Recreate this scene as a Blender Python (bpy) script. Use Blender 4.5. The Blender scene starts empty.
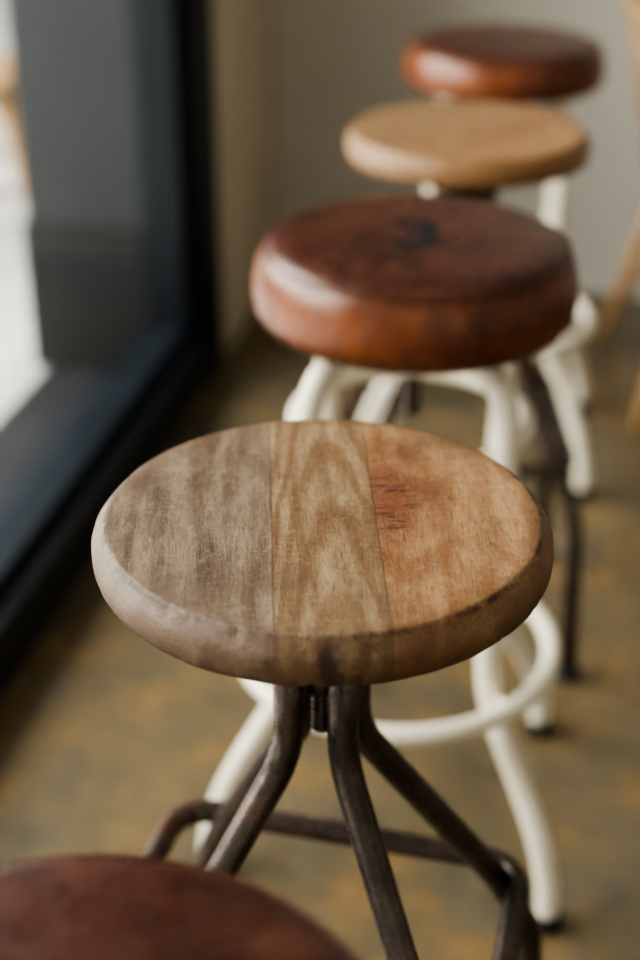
import bpy, bmesh, math, random
from mathutils import Vector, Matrix
random.seed(4)
A=math.radians(11.4)
PITCH=28.1
def P(X,d,z=0.0):
    return Vector((X*math.cos(A)-d*math.sin(A), X*math.sin(A)+d*math.cos(A), z))
bpy.context.scene.view_settings.look='AgX - High Contrast'

# ---------------------------------------------------------------- node helpers
def new_mat(name):
    m=bpy.data.materials.new(name); m.use_nodes=True
    nt=m.node_tree; b=nt.nodes['Principled BSDF']
    return m,nt,b
def mth(nt,op,a,b=None,c=None,clamp=False):
    n=nt.nodes.new('ShaderNodeMath'); n.operation=op; n.use_clamp=clamp
    for i,v in enumerate((a,b,c)):
        if v is None: continue
        if isinstance(v,(int,float)): n.inputs[i].default_value=v
        else: nt.links.new(v,n.inputs[i])
    return n.outputs[0]
def mix(nt,f,a,b,mode='MIX'):
    n=nt.nodes.new('ShaderNodeMix'); n.data_type='RGBA'; n.blend_type=mode
    for sock,v in ((n.inputs[0],f),(n.inputs[6],a),(n.inputs[7],b)):
        if isinstance(v,(int,float)): sock.default_value=v
        elif isinstance(v,tuple): sock.default_value=(*v,1)
        else: nt.links.new(v,sock)
    return n.outputs[2]
def coords(nt):
    return nt.nodes.new('ShaderNodeTexCoord').outputs['Object']
def mapping(nt,vec,scale=(1,1,1),loc=(0,0,0),rot=(0,0,0)):
    n=nt.nodes.new('ShaderNodeMapping'); nt.links.new(vec,n.inputs[0])
    n.inputs['Scale'].default_value=scale; n.inputs['Location'].default_value=loc; n.inputs['Rotation'].default_value=rot
    return n.outputs[0]
def noise(nt,vec,scale,detail=4,rough=.5,dist=0):
    n=nt.nodes.new('ShaderNodeTexNoise'); nt.links.new(vec,n.inputs['Vector'])
    n.inputs['Scale'].default_value=scale; n.inputs['Detail'].default_value=detail
    n.inputs['Roughness'].default_value=rough; n.inputs['Distortion'].default_value=dist
    return n.outputs[0]
def smooth(nt,v,lo,hi,a=0.0,b=1.0):
    n=nt.nodes.new('ShaderNodeMapRange'); n.interpolation_type='SMOOTHSTEP'
    nt.links.new(v,n.inputs[0]); n.inputs[1].default_value=lo; n.inputs[2].default_value=hi
    n.inputs[3].default_value=a; n.inputs[4].default_value=b
    return n.outputs[0]
def bump(nt,b,h,strength=.3,dist=.001):
    n=nt.nodes.new('ShaderNodeBump'); n.inputs['Strength'].default_value=strength
    n.inputs['Distance'].default_value=dist; nt.links.new(h,n.inputs['Height'])
    nt.links.new(n.outputs[0],b.inputs['Normal'])
def setc(nt,b,c):
    if isinstance(c,tuple): b.inputs['Base Color'].default_value=(*c,1)
    else: nt.links.new(c,b.inputs['Base Color'])
def setr(nt,b,r):
    if isinstance(r,(int,float)): b.inputs['Roughness'].default_value=r
    else: nt.links.new(r,b.inputs['Roughness'])

# ---------------------------------------------------------------- materials
def mat_seat_wood(name='seat_wood',warm=0.0):
    m,nt,b=new_mat(name); v=coords(nt)
    s=nt.nodes.new('ShaderNodeSeparateXYZ'); nt.links.new(v,s.inputs[0]); x,y,z=s.outputs
    m1=mth(nt,'LESS_THAN',x,-.038); m3=mth(nt,'GREATER_THAN',x,.0387)
    # separate boards: shift the sample position so grain does not run across joints
    cb=nt.nodes.new('ShaderNodeCombineXYZ')
    nt.links.new(mth(nt,'MULTIPLY',m1,.7),cb.inputs[2]); nt.links.new(mth(nt,'MULTIPLY',m3,1.3),cb.inputs[1])
    va=nt.nodes.new('ShaderNodeVectorMath'); va.operation='ADD'; nt.links.new(v,va.inputs[0]); nt.links.new(cb.outputs[0],va.inputs[1])
    vb=va.outputs[0]
    streak=noise(nt,mapping(nt,vb,(1,.08,1)),62,8,.66,.25)
    pores=noise(nt,mapping(nt,vb,(1,.12,1)),460,5,.75,.2)
    fine=noise(nt,mapping(nt,vb,(.6,1,1),rot=(0,0,.35)),210,6,.80,.8)
    big=noise(nt,vb,9,3,.5)
    mid=noise(nt,vb,28,4,.6,.6)
    blot=noise(nt,mapping(nt,vb,(1,.5,1)),20,6,.68,.9)
    # left board
    l=mix(nt,smooth(nt,streak,.34,.66),(.140,.088,.054),(.335,.238,.158))
    l=mix(nt,smooth(nt,blot,.47,.66,0,.45),l,(.41,.310,.222))
    l=mix(nt,smooth(nt,blot,.5,.34,0,.55),l,(.130,.080,.048))
    # middle board : cathedral figure
    nx=mth(nt,'ADD',mth(nt,'ADD',x,-.006),mth(nt,'MULTIPLY',mth(nt,'SUBTRACT',big,.5),.02))
    f=mth(nt,'ADD',y,mth(nt,'MULTIPLY',mth(nt,'MULTIPLY',nx,nx),150.0))
    f=mth(nt,'ADD',f,mth(nt,'MULTIPLY',mth(nt,'ADD',big,mth(nt,'MULTIPLY',mid,.15)),.07))
    w=mth(nt,'SINE',mth(nt,'MULTIPLY',f,2*math.pi/.115))
    w=smooth(nt,w,-.4,.95)
    c=mix(nt,smooth(nt,streak,.34,.66),(.245,.145,.072),(.46,.315,.178))
    c=mix(nt,mth(nt,'MULTIPLY',w,.66),c,(.215,.105,.043))
    c=mix(nt,smooth(nt,blot,.5,.34,0,.35),c,(.16,.088,.046))
    # right board : knot
    kx=mth(nt,'SUBTRACT',x,.050); ky=mth(nt,'SUBTRACT',y,.014)
    kyy=mth(nt,'MULTIPLY',ky,.42)
    r=mth(nt,'SQRT',mth(nt,'ADD',mth(nt,'MULTIPLY',kx,kx),mth(nt,'MULTIPLY',kyy,kyy)))
    rr=mth(nt,'ADD',r,mth(nt,'MULTIPLY',big,.05))
    w3=smooth(nt,mth(nt,'SINE',mth(nt,'MULTIPLY',rr,2*math.pi/.030)),-.5,1)
    rt=mix(nt,smooth(nt,streak,.32,.68),(.350,.175,.076),(.54,.325,.168))
    rt=mix(nt,mth(nt,'MULTIPLY',w3,.48),rt,(.270,.115,.045))
    rt=mix(nt,smooth(nt,blot,.5,.32,0,.45),rt,(.215,.098,.044))
    kn=smooth(nt,mth(nt,'ADD',r,mth(nt,'MULTIPLY',mth(nt,'SUBTRACT',blot,.5),.09)),.004,.056,1,0)
    rt=mix(nt,mth(nt,'MULTIPLY',kn,.85),rt,(.235,.070,.027))
    # short broken surface checks in the knot area
    chk=noise(nt,mapping(nt,v,(.16,1,1),rot=(0,0,-.45)),170,3,.6,.8)
    ckm=mth(nt,'MULTIPLY',smooth(nt,chk,.53,.59),smooth(nt,mth(nt,'ADD',r,mth(nt,'MULTIPLY',mth(nt,'SUBTRACT',mid,.5),.03)),.008,.028,.85,0))
    rt=mix(nt,ckm,rt,(.035,.015,.010))
    col=mix(nt,m1,c,l); col=mix(nt,m3,col,rt)
    # pores / weathering
    col=mix(nt,smooth(nt,pores,.48,.66,0,.48),col,(.085,.046,.025))
    col=mix(nt,smooth(nt,fine,.52,.68,0,.34),col,(.58,.45,.32))
    col=mix(nt,smooth(nt,fine,.47,.32,0,.40),col,(.11,.062,.036))
    g=smooth(nt,noise(nt,v,13,5,.65,.5),.50,.66,0,.45)
    col=mix(nt,g,col,(.135,.076,.042))
    # joints
    j=mth(nt,'MINIMUM',mth(nt,'ABSOLUTE',mth(nt,'ADD',x,.038)),mth(nt,'ABSOLUTE',mth(nt,'SUBTRACT',x,.0387)))
    jm=smooth(nt,j,.0001,.0010,1,0)
    col=mix(nt,mth(nt,'MULTIPLY',jm,.55),col,(.05,.026,.014))
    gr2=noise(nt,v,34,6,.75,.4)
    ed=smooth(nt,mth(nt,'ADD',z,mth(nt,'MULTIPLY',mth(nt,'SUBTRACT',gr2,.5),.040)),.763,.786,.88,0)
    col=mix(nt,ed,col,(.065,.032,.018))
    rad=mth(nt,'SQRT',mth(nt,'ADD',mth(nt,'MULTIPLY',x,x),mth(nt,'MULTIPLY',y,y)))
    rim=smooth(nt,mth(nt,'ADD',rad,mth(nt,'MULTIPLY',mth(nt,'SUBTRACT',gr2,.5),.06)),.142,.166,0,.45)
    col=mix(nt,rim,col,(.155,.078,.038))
    # dark line of dirt worn into the arris
    ar=mth(nt,'ABSOLUTE',mth(nt,'SUBTRACT',rad,.1618))
    am=mth(nt,'MULTIPLY',smooth(nt,ar,.0003,.0026,1,0),smooth(nt,gr2,.44,.58,0,.75))
    col=mix(nt,am,col,(.04,.02,.012))
    # old drip stain running over the front edge
    sx=mth(nt,'ABSOLUTE',mth(nt,'ADD',x,.002))
    st=mth(nt,'MULTIPLY',smooth(nt,mth(nt,'ADD',sx,mth(nt,'MULTIPLY',mth(nt,'SUBTRACT',gr2,.5),.035)),.000,.009,1,0),
           smooth(nt,mth(nt,'ADD',y,mth(nt,'MULTIPLY',mth(nt,'SUBTRACT',mid,.5),.02)),-.158,-.171,0,.8))
    col=mix(nt,st,col,(.03,.016,.011))
    if warm: col=mix(nt,warm,col,(.345,.185,.085))
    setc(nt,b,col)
    setr(nt,b,smooth(nt,streak,.3,.7,.32,.48))
    h=mth(nt,'ADD',mth(nt,'MULTIPLY',pores,-.6),mth(nt,'MULTIPLY',fine,.9))
    bump(nt,b,h,.65,.0013)
    return m
def mat_leather():
    m,nt,b=new_mat('leather'); v=coords(nt)
    s=nt.nodes.new('ShaderNodeSeparateXYZ'); nt.links.new(v,s.inputs[0]); x,y,z=s.outputs
    n1=noise(nt,v,14,5,.6,.5); n2=noise(nt,v,60,4,.6); gr=noise(nt,v,420,3,.6); n0=noise(nt,v,30,6,.7,.8)
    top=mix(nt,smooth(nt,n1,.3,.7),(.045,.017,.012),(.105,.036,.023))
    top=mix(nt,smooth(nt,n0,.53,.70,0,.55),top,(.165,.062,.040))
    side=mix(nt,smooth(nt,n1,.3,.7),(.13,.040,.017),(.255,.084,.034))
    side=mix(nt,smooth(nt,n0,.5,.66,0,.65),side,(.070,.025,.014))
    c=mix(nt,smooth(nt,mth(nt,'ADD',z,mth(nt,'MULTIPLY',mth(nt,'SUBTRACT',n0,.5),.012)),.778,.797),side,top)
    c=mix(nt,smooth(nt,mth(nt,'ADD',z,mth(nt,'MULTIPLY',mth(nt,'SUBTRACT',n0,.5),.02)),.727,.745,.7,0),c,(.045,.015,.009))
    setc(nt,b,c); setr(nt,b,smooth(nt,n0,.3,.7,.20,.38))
    bump(nt,b,mth(nt,'ADD',mth(nt,'MULTIPLY',n2,1.5),gr),.25,.001)
    return m
def mat_steel():
    m,nt,b=new_mat('raw_steel'); v=coords(nt)
    n1=noise(nt,v,12,5,.65,.4); n2=noise(nt,v,150,3,.6)
    c=mix(nt,smooth(nt,n1,.35,.65),(.080,.064,.055),(.17,.13,.108))
    c=mix(nt,smooth(nt,n1,.55,.70,0,.7),c,(.20,.085,.045))
    c=mix(nt,smooth(nt,n2,.5,.75,0,.4),c,(.05,.04,.035))
    setc(nt,b,c); b.inputs['Metallic'].default_value=.75
    setr(nt,b,smooth(nt,n2,.3,.7,.24,.40)); bump(nt,b,n2,.15,.0006)
    return m
def mat_cream():
    m,nt,b=new_mat('cream_paint'); v=coords(nt)
    n1=noise(nt,v,18,5,.6); n2=noise(nt,v,55,5,.7)
    c=mix(nt,smooth(nt,n1,.3,.7),(.82,.73,.57),(.88,.81,.67))
    c=mix(nt,smooth(nt,n2,.66,.74,0,.5),c,(.40,.30,.2))
    setc(nt,b,c); setr(nt,b,.33)
    return m
def mat_simple(name,col,rough=.5,metal=0,var=.15,scale=8,bs=.1):
    m,nt,b=new_mat(name); v=coords(nt); n1=noise(nt,v,scale,4,.6)
    c=mix(nt,smooth(nt,n1,.3,.7),tuple(k*(1-var) for k in col),tuple(min(1,k*(1+var)) for k in col))
    setc(nt,b,c); setr(nt,b,rough); b.inputs['Metallic'].default_value=metal
    bump(nt,b,noise(nt,v,scale*20,3,.6),bs,.001)
    return m
def mat_floor():
    m,nt,b=new_mat('polished_concrete'); v=coords(nt)
    n1=noise(nt,v,1.6,4,.6,.4); n2=noise(nt,v,7,6,.7,.2); n3=noise(nt,v,120,3,.7); n4=noise(nt,v,30,4,.6)
    c=mix(nt,smooth(nt,n1,.35,.65),(.128,.108,.075),(.195,.142,.078))
    c=mix(nt,smooth(nt,n2,.49,.66,0,.6),c,(.285,.170,.066))
    c=mix(nt,smooth(nt,n2,.50,.32,0,.5),c,(.085,.081,.066))
    c=mix(nt,smooth(nt,n4,.5,.7,0,.35),c,(.085,.076,.056))
    c=mix(nt,smooth(nt,n3,.5,.8,0,.4),c,(.05,.045,.04))
    setc(nt,b,c); setr(nt,b,smooth(nt,n2,.3,.7,.13,.28))
    bump(nt,b,n3,.04,.001)
    return m
def mat_chairwood():
    m,nt,b=new_mat('blond_wood'); v=coords(nt)
    st=noise(nt,mapping(nt,v,(1,1,.08)),60,4,.6)
    setc(nt,b,mix(nt,smooth(nt,st,.3,.7),(.42,.24,.11),(.55,.34,.17))); setr(nt,b,.4)
    return m
def mat_glass():
    m=bpy.data.materials.new('window_glass'); m.use_nodes=True; nt=m.node_tree; nt.nodes.clear()
    o=nt.nodes.new('ShaderNodeOutputMaterial'); t=nt.nodes.new('ShaderNodeBsdfTransparent')
    g=nt.nodes.new('ShaderNodeBsdfGlossy'); g.inputs['Roughness'].default_value=.01
    t.inputs[0].default_value=(.90,.93,.94,1)
    mx=nt.nodes.new('ShaderNodeMixShader'); lw=nt.nodes.new('ShaderNodeLayerWeight')
    fz=mth(nt,'MULTIPLY_ADD',mth(nt,'POWER',lw.outputs['Facing'],5.0),.75,.04)
    nt.links.new(fz,mx.inputs[0]); nt.links.new(t.outputs[0],mx.inputs[1]); nt.links.new(g.outputs[0],mx.inputs[2])
    nt.links.new(mx.outputs[0],o.inputs[0]); return m
WOOD=mat_seat_wood(); WOOD2=mat_seat_wood('seat_wood_honey',.6); LEATHER=mat_leather(); STEEL=mat_steel(); CREAM=mat_cream(); FLOOR=mat_floor()
CHAIR=mat_chairwood(); GLASS=mat_glass()
RUBBER=mat_simple('black_rubber',(.015,.015,.015),.6)
INK=mat_simple('stamp_ink',(.008,.007,.007),.7)
WELT=mat_simple('leather_welt',(.12,.038,.018),.4)
FRAME=mat_simple('window_frame_paint',(.007,.010,.014),.4,0,.15,6,.03)
FRAME2=mat_simple('window_frame_edge',(.016,.022,.029),.35,0,.15,6,.03)
WALLB=mat_simple('back_wall_paint',(.60,.565,.50),.8,0,.04,2)
WALLL=mat_simple('left_wall_paint',(.54,.475,.38),.8,0,.05,2)
CEIL=mat_simple('ceiling_paint',(.70,.69,.65),.8,0,.03,2)
PIER=mat_simple('pillar_render',(.034,.038,.043),.7,0,.08,2)
PIERD=mat_simple('pillar_plinth',(.012,.014,.016),.6,0,.1,2)
PAVE=mat_simple('pale_paving',(.62,.60,.57),.8,0,.1,3)
SILL=mat_simple('slate_threshold',(.029,.033,.040),.45,0,.2,5)

# ---------------------------------------------------------------- mesh helpers
def obj(name,me,mat,parent=None,loc=(0,0,0),rotz=0,smoothf=True):
    o=bpy.data.objects.new(name,me); bpy.context.scene.collection.objects.link(o)
    if mat: me.materials.append(mat)
    if smoothf:
        for p in me.polygons: p.use_smooth=True
    o.location=loc; o.rotation_euler=(0,0,rotz)
    if parent: o.parent=parent
    return o
def empty(name,loc,rotz=0):
    e=bpy.data.objects.new(name,None); bpy.context.scene.collection.objects.link(e)
    e.location=loc; e.rotation_euler=(0,0,rotz); e.empty_display_size=.1; return e
def lathe(name,prof,mat,parent,segs=96,jit=0,rotz=0,loc=(0,0,0),chips=False):
    bm=bmesh.new(); rings=[]
    ph=[random.uniform(0,6.28) for _ in range(6)]
    nicks=[(random.uniform(0,6.28),random.uniform(.008,.03),random.uniform(.0010,.0030),random.choice((.764,.768,.788,.797))) for _ in range(40)] if chips else []
    for (r,z) in prof:
        if r<1e-5: rings.append([bm.verts.new((0,0,z))]); continue
        ring=[]
        for i in range(segs):
            t=2*math.pi*i/segs
            k=jit*(math.sin(3*t+ph[0])+.6*math.sin(7*t+ph[1])+.4*math.sin(17*t+ph[2]+z*80)+.35*math.sin(31*t+ph[3]-z*120)) if jit else 0
            rr=r+k*(r/.17)
            if r>.158:
                for (tn,wn,dn,zn) in nicks:
                    dt=(t-tn+math.pi)%(2*math.pi)-math.pi
                    rr-=dn*math.exp(-(dt/wn)**2)*math.exp(-((z-zn)/.004)**2)
            ring.append(bm.verts.new((rr*math.cos(t),rr*math.sin(t),z)))
        rings.append(ring)
    for a,b in zip(rings[:-1],rings[1:]):
        for i in range(segs):
            j=(i+1)%segs
            if len(a)==1 and len(b)==1: continue
            if len(a)==1: bm.faces.new((a[0],b[i],b[j]))
            elif len(b)==1: bm.faces.new((a[i],b[0],a[j]))
            else: bm.faces.new((a[i],b[i],b[j],a[j]))
    bmesh.ops.recalc_face_normals(bm,faces=bm.faces)
    me=bpy.data.meshes.new(name); bm.to_mesh(me); bm.free()
    return obj(name,me,mat,parent,loc,rotz)
def catmull(pts,n=10,closed=False):
    pts=[Vector(p) for p in pts]; out=[]; N=len(pts)
    rng=range(N if closed else N-1)
    for i in rng:
        if closed: p0,p1,p2,p3=pts[(i-1)%N],pts[i],pts[(i+1)%N],pts[(i+2)%N]
        else: p0=pts[i-1] if i>0 else pts[0]*2-pts[1]; p1=pts[i];p2=pts[i+1];p3=pts[i+2] if i+2<N else pts[-1]*2-pts[-2]
        for k in range(n):
            t=k/n
            out.append(.5*((2*p1)+(-p0+p2)*t+(2*p0-5*p1+4*p2-p3)*t*t+(-p0+3*p1-3*p2+p3)*t**3))
    if not closed: out.append(pts[-1])
    return out
def fillet(pts,rad,n=8,closed=False):
    pts=[Vector(p) for p in pts]; out=[]; N=len(pts)
    for i in range(N):
        if not closed and i in (0,N-1): out.append(pts[i]); continue
        p=pts[i]; a=pts[(i-1)%N]; b=pts[(i+1)%N]
        u=(a-p); w=(b-p); d=min(rad,u.length*.49,w.length*.49)
        s=p+u.normalized()*d; e=p+w.normalized()*d
        for k in range(n+1):
            t=k/n; out.append(s*(1-t)**2+p*2*t*(1-t)+e*t*t)
    return out
def sweep(name,path,r,mat,parent,segs=18,closed=False):
    path=[Vector(p) for p in path]
    q=[path[0]]
    for p in path[1:]:
        if (p-q[-1]).length>1e-5: q.append(p)
    if closed and (q[0]-q[-1]).length<1e-5: q.pop()
    path=q; N=len(path); bm=bmesh.new(); rings=[]; nrm=None
    for i,p in enumerate(path):
        if closed: t=(path[(i+1)%N]-path[i-1]).normalized()
        else: t=(path[min(i+1,N-1)]-path[max(i-1,0)]).normalized()
        if nrm is None:
            up=Vector((0,0,1)) if abs(t.z)<.9 else Vector((1,0,0)); nrm=(up-t*up.dot(t)).normalized()
        else: nrm=(nrm-t*nrm.dot(t)).normalized()
        bn=t.cross(nrm); rr=r(i/(N-1)) if callable(r) else r
        rings.append([bm.verts.new(p+nrm*rr*math.cos(2*math.pi*k/segs)+bn*rr*math.sin(2*math.pi*k/segs)) for k in range(segs)])
    pairs=list(zip(rings[:-1],rings[1:]))
    if closed: pairs.append((rings[-1],rings[0]))
    for a,b in pairs:
        for k in range(segs): bm.faces.new((a[k],a[(k+1)%segs],b[(k+1)%segs],b[k]))
    if not closed:
        bm.faces.new(rings[0][::-1]); bm.faces.new(rings[-1])
    bmesh.ops.recalc_face_normals(bm,faces=bm.faces)
    me=bpy.data.meshes.new(name); bm.to_mesh(me); bm.free()
    return obj(name,me,mat,parent)
def ring_path(R,z,n=72,cx=0,cy=0): return [(cx+R*math.cos(2*math.pi*i/n),cy+R*math.sin(2*math.pi*i/n),z) for i in range(n)]
def box(name,x0,x1,y0,y1,z0,z1,mat,parent=None,bev=0):
    bm=bmesh.new(); bmesh.ops.create_cube(bm,size=1)
    for v in bm.verts:
        v.co=Vector(((x0+x1)/2+v.co.x*(x1-x0),(y0+y1)/2+v.co.y*(y1-y0),(z0+z1)/2+v.co.z*(z1-z0)))
    if bev: bmesh.ops.bevel(bm,geom=bm.edges[:],offset=bev,segments=3,affect='EDGES',profile=.5)
    me=bpy.data.meshes.new(name); bm.to_mesh(me); bm.free()
    return obj(name,me,mat,parent,smoothf=False)

# ---------------------------------------------------------------- stools
def screw_prof(r,z0,z1,pitch=.006):
    pr=[(0,z0)]; z=z0; k=0
    while z<z1:
        pr.append((r if k%2 else r*.82,z)); z+=pitch/2; k+=1
    pr+= [(r*.82,z1),(0,z1)]; return pr
def wooden_stool(loc,base_deg,seat_deg,mat,up=0.0):
    e=empty('wooden_bar_stool',loc,0)
    prof=[(0,.800),(.08,.800),(.150,.800),(.1585,.8000),(.1605,.7996),(.1620,.7985),(.1640,.7960),(.1660,.7935),(.1680,.7910),(.1695,.7890),(.1706,.7868),
          (.1711,.7830),(.1711,.7800),(.1710,.7775),(.1707,.7740),(.1703,.7705),(.1698,.7680),(.1690,.7660),(.1672,.7637),(.164,.763),(.08,.763),(0,.763)]
    lathe('seat',prof,mat,e,360,.0004,math.radians(seat_deg)+A,(0,0,up),True)
    lathe('seat_plate',[(0,.763),(.055,.763),(.057,.761),(.057,.758),(.055,.757),(0,.757)],STEEL,e,48,loc=(0,0,up))
    lathe('screw',screw_prof(.0095,.615,.758+up),STEEL,e,24)
    lathe('hub_nut',[(0,.655),(.0165,.655),(.018,.657),(.018,.683),(.0165,.685),(0,.685)],STEEL,e,6)
    lathe('hub_collar',[(.010,.712),(.046,.712),(.048,.714),(.048,.722),(.046,.724),(.010,.724)],STEEL,e,48)
    for i in range(4):
        t=math.radians(base_deg+90*i)+A; c,s=math.cos(t),math.sin(t)
        pr=[(.031,.720),(.031,.603),(.193,.362),(.240,.270),(.252,.012)]
        q=fillet([(r*c,r*s,z) for r,z in pr],.028)
        sweep('leg_%d'%(i+1),q,.0125,STEEL,e)
        lathe('foot_%d'%(i+1),[(0,0),(.016,0),(.0175,.002),(.0165,.022),(.0145,.024),(0,.024)],RUBBER,e,24,loc=(.252*c,.252*s,0))
    h=.172; a0=math.radians(base_deg-45)+A
    off=P(-.017,-.008)
    cs=[(h,-h),(h,h),(-h,h),(-h,-h)]
    cp=[Vector((x*math.cos(a0)-y*math.sin(a0)+off.x,x*math.sin(a0)+y*math.cos(a0)+off.y,.362)) for x,y in cs]
    sweep('footrest_frame',fillet(cp,.045,10,True),.0115,STEEL,e,closed=True)
    return e
def leather_stool(loc,base_deg,numeral=None,num_off=(0,0),k=1.0,drop=0.0,sc=1.0):
    e=empty('leather_bar_stool',loc,0)
    prof=[(0,.8015),(.06,.8013),(.11,.8005),(.140,.7990),(.153,.7970),(.161,.7940),(.167,.7895),(.1715,.7835),(.1750,.776),(.1775,.766),
          (.1785,.756),(.1780,.746),(.1755,.7375),(.1710,.7310),(.165,.7275),(.155,.726),(.08,.726),(0,.726)]
    o=lathe('seat',prof,LEATHER,e,128,.0003); o.scale=(sc,sc,k); o.location.z=.726*(1-k)-drop
    o=sweep('seat_welt',ring_path(.1672,.7897,96),.0014,WELT,e,8,True); o.scale=(sc,sc,k); o.location.z=.726*(1-k)-drop
    lathe('seat_plate',[(0,.726),(.068,.726),(.07,.724),(.07,.721),(.068,.7195),(0,.7195)],CREAM,e,48)
    lathe('screw',screw_prof(.011,.60,.7195),STEEL,e,24)
    lathe('hub',[(.011,.655),(.022,.655),(.024,.657),(.024,.705),(.022,.707),(.011,.707)],CREAM,e,36)
    for i in range(4):
        t0=math.radians(base_deg+90*i)+A
        tw=math.radians(-14) if i==3 else 0.0
        pr=[(.018,.672),(.05,.690),(.085,.700),(.115,.697),(.138,.682),(.151,.655),(.155,.62),(.155,.56),(.151,.45),(.148,.36),(.150,.310),(.162,.265),(.190,.218),(.222,.170),(.249,.125),(.266,.080),(.273,.045),(.275,.012)]
        pts=[]
        for r,z in pr:
            f=max(0,min(1,(.60-z)/.40)); t=t0+tw*f
            pts.append((r*math.cos(t),r*math.sin(t),z))
        sweep('leg_%d'%(i+1),catmull(pts,5),.0148,CREAM,e)
        lathe('foot_%d'%(i+1),[(0,0),(.018,0),(.020,.002),(.019,.020),(.017,.022),(0,.022)],RUBBER,e,24,loc=(.275*math.cos(t0+tw),.275*math.sin(t0+tw),0))
    sweep('upper_ring',ring_path(.135,.595),.0105,CREAM,e,16,True)
    ro=P(-.010,-.004)
    sweep('footrest_ring',ring_path(.196,.282,72,ro.x,ro.y),.0122,CREAM,e,16,True)
    for i in range(4):   # lugs tying the ring to the legs
        t=math.radians(base_deg+90*i)+A+(math.radians(-11) if i==3 else 0)
        sweep('ring_lug_%d'%(i+1),[(.15*math.cos(t),.15*math.sin(t),.284),(.193*math.cos(t),.193*math.sin(t),.282)],.006,CREAM,e,10)
    if numeral:
        cu=bpy.data.curves.new('stamp','FONT'); cu.body=numeral; cu.size=.125; cu.align_x='CENTER'; cu.align_y='CENTER'
        cu.offset=.0035; cu.extrude=.0004
        to=bpy.data.objects.new('t',cu); bpy.context.scene.collection.objects.link(to)
        me=bpy.data.meshes.new_from_object(to.evaluated_get(bpy.context.evaluated_depsgraph_get())); bpy.data.objects.remove(to)
        o=obj('stamped_numeral',me,INK,e,smoothf=False)
        v=P(*num_off); o.location=(v.x,v.y,.726+(.8013-.726)*k-drop); o.rotation_euler=(0,0,A+math.radians(-4))
    return e

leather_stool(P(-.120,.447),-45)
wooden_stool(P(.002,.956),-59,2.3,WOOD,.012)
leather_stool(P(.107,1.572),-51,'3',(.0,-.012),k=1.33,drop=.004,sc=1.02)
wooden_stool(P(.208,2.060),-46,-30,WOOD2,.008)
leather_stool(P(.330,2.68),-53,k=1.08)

# ---------------------------------------------------------------- chairs
def dining_chair(name,loc,rot):
    e=empty(name,loc,rot)   # faces +x, back at -x
    bm=bmesh.new()
    n=48; top=[];bot=[]
    for k in range(n):
        t=2*math.pi*k/n; cx,sx=math.cos(t),math.sin(t)
        x=.20*math.copysign(abs(cx)**.55,cx); y=.20*math.copysign(abs(sx)**.55,sx)
        top.append(bm.verts.new((x,y,.455))); bot.append(bm.verts.new((x*.95,y*.95,.43)))
    bm.faces.new(top); bm.faces.new(bot[::-1])
    for k in range(n): bm.faces.new((bot[k],bot[(k+1)%n],top[(k+1)%n],top[k]))
    bmesh.ops.recalc_face_normals(bm,faces=bm.faces)
    me=bpy.data.meshes.new('seat'); bm.to_mesh(me); bm.free(); obj('seat',me,CHAIR,e,smoothf=False)
    k=0
    for sx in (-1,1):
        for sy in (-1,1):
            k+=1
            sweep('leg_%d'%k,[(sx*.14,sy*.14,.432),(sx*.185,sy*.185,.22),(sx*.23,sy*.23,0.006)],lambda t:.021-.006*t,CHAIR,e,14)
    for sy in (-1,1):
        sweep('side_stretcher_%d'%(1 if sy<0 else 2),[(-.19,sy*.19,.18),(.19,sy*.19,.18)],.009,CHAIR,e,12)
    sweep('cross_stretcher',[(0,-.19,.18),(0,.19,.18)],.009,CHAIR,e,12)
    for i in range(5):
        y=-.15+.075*i
        sweep('back_spindle_%d'%(i+1),[(-.165-.01*math.cos(y*6),y,.45),(-.25,y*1.15,.79)],.0085,CHAIR,e,10)
    pts=catmull([(-.215,-.22,.80),(-.25,-.13,.80),(-.262,0,.80),(-.25,.13,.80),(-.215,.22,.80)],8)
    sweep('top_rail',pts,lambda t:.019,CHAIR,e,14)
    return e
dining_chair('dining_chair',P(.885,2.965),A+math.radians(0))
dining_chair('dining_chair',Vector((-1.76,3.70,0)),math.radians(200))

# ---------------------------------------------------------------- room
XI=-.835; YB=3.60; YJ=3.03; H=2.8; XR=4.2; YF=-3.0
box('floor',-.96,XR,YF,YB+.1,-.1,0,FLOOR)
box('wall_back',-.96,XR,YB,YB+.1,0,H,WALLB)
box('wall_left',-.96,XI,YJ,YB,0,H,WALLL)
box('wall_right',XR,XR+.1,YF,YB+.1,0,H,WALLB)
box('ceiling',-.96,XR+.1,YF,YB+.1,H,H+.1,CEIL)
w=empty('window_1',(0,0,0))
box('bottom_rail',-.95,XI,YF,2.95,0,.105,FRAME,w,.004)
box('bottom_bead',-.95,-.875,YF,2.88,.105,.130,FRAME2,w,.004)
box('top_rail',-.95,XI,YF,2.95,2.6,H,FRAME,w,.004)
box('jamb_inner',-.95,-.872,2.87,2.95,.105,2.6,FRAME,w,.004)
box('jamb_bead',-.872,-.856,2.91,2.95,.105,2.6,FRAME2,w,.003)
box('jamb_outer',-.96,XI,2.93,YJ,0,H,FRAME,w,.004)
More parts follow.
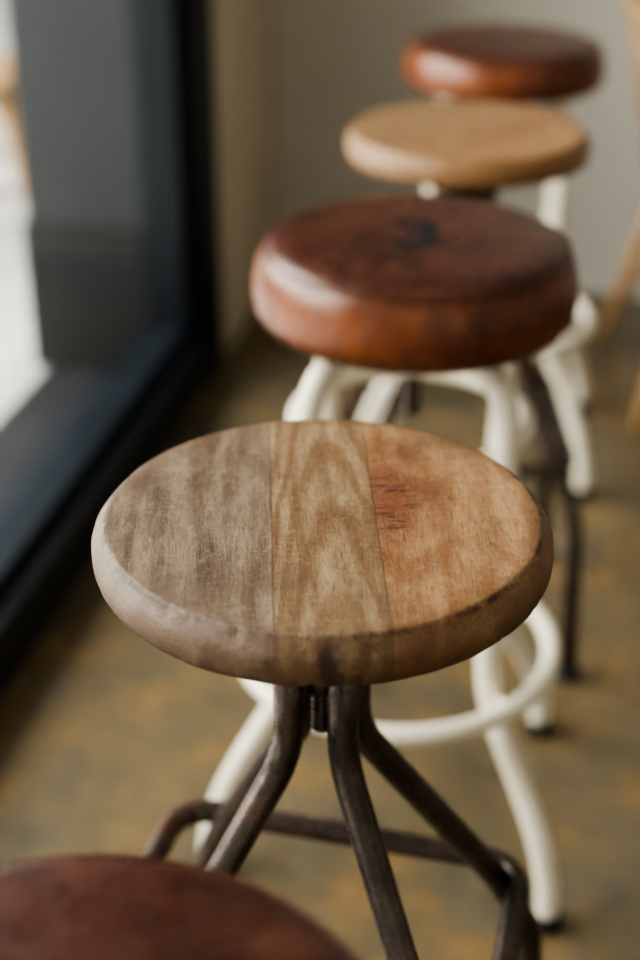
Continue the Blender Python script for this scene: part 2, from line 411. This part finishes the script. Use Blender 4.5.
box('mullion',-.95,XI-.01,.55,.65,.105,2.6,FRAME,w,.004)
box('mullion_front',-.95,XI-.01,-1.55,-1.45,.105,2.6,FRAME,w,.004)
box('glass_pane',-.916,-.910,YF,2.90,.12,2.62,GLASS,w)
box('pillar',-1.23,-.96,2.90,YB+.1,.33,H,PIER)
box('pillar_plinth',-1.24,-.96,2.89,YB+.1,0,.33,PIERD)
box('threshold',-1.21,-.95,YF,2.89,-.1,.0,SILL)
box('pavement',-9,-1.21,YF-3,12,-.1,-.0,PAVE)

# ---------------------------------------------------------------- light
wd=bpy.data.worlds.new('overcast_sky'); bpy.context.scene.world=wd; wd.use_nodes=True
bg=wd.node_tree.nodes['Background']; bg.inputs[0].default_value=(1,.98,.94,1); bg.inputs[1].default_value=.66
def area(name,loc,target,sx,sy,power,col):
    l=bpy.data.lights.new(name,'AREA'); l.shape='RECTANGLE'; l.size=sx; l.size_y=sy; l.energy=power; l.color=col
    o=bpy.data.objects.new(name,l); bpy.context.scene.collection.objects.link(o); o.location=loc
    o.rotation_euler=(Vector(target)-Vector(loc)).to_track_quat('-Z','Y').to_euler(); return o
area('daylight',(-3.2,1.2,2.1),(0,1.2,.6),4.5,2.4,450,(1,.96,.895))
sl=bpy.data.lights.new('sun','SUN'); sl.energy=2.5; sl.angle=.03; sl.color=(1,.97,.93)
so=bpy.data.objects.new('sun',sl); bpy.context.scene.collection.objects.link(so); so.location=(0,6,6)
so.rotation_euler=Vector((-.03,-.5,-.85)).to_track_quat('-Z','Y').to_euler()

# ---------------------------------------------------------------- camera
cd=bpy.data.cameras.new('camera'); cam=bpy.data.objects.new('camera',cd); bpy.context.scene.collection.objects.link(cam)
cd.sensor_fit='VERTICAL'; cd.sensor_height=36; cd.sensor_width=24; cd.lens=1480*36/960
cam.location=(0,0,1.35); cam.rotation_euler=(math.radians(90-PITCH),0,A)
cd.dof.use_dof=True; cd.dof.focus_distance=1.05; cd.dof.aperture_fstop=2.2
cd.clip_start=.02
bpy.context.scene.camera=cam
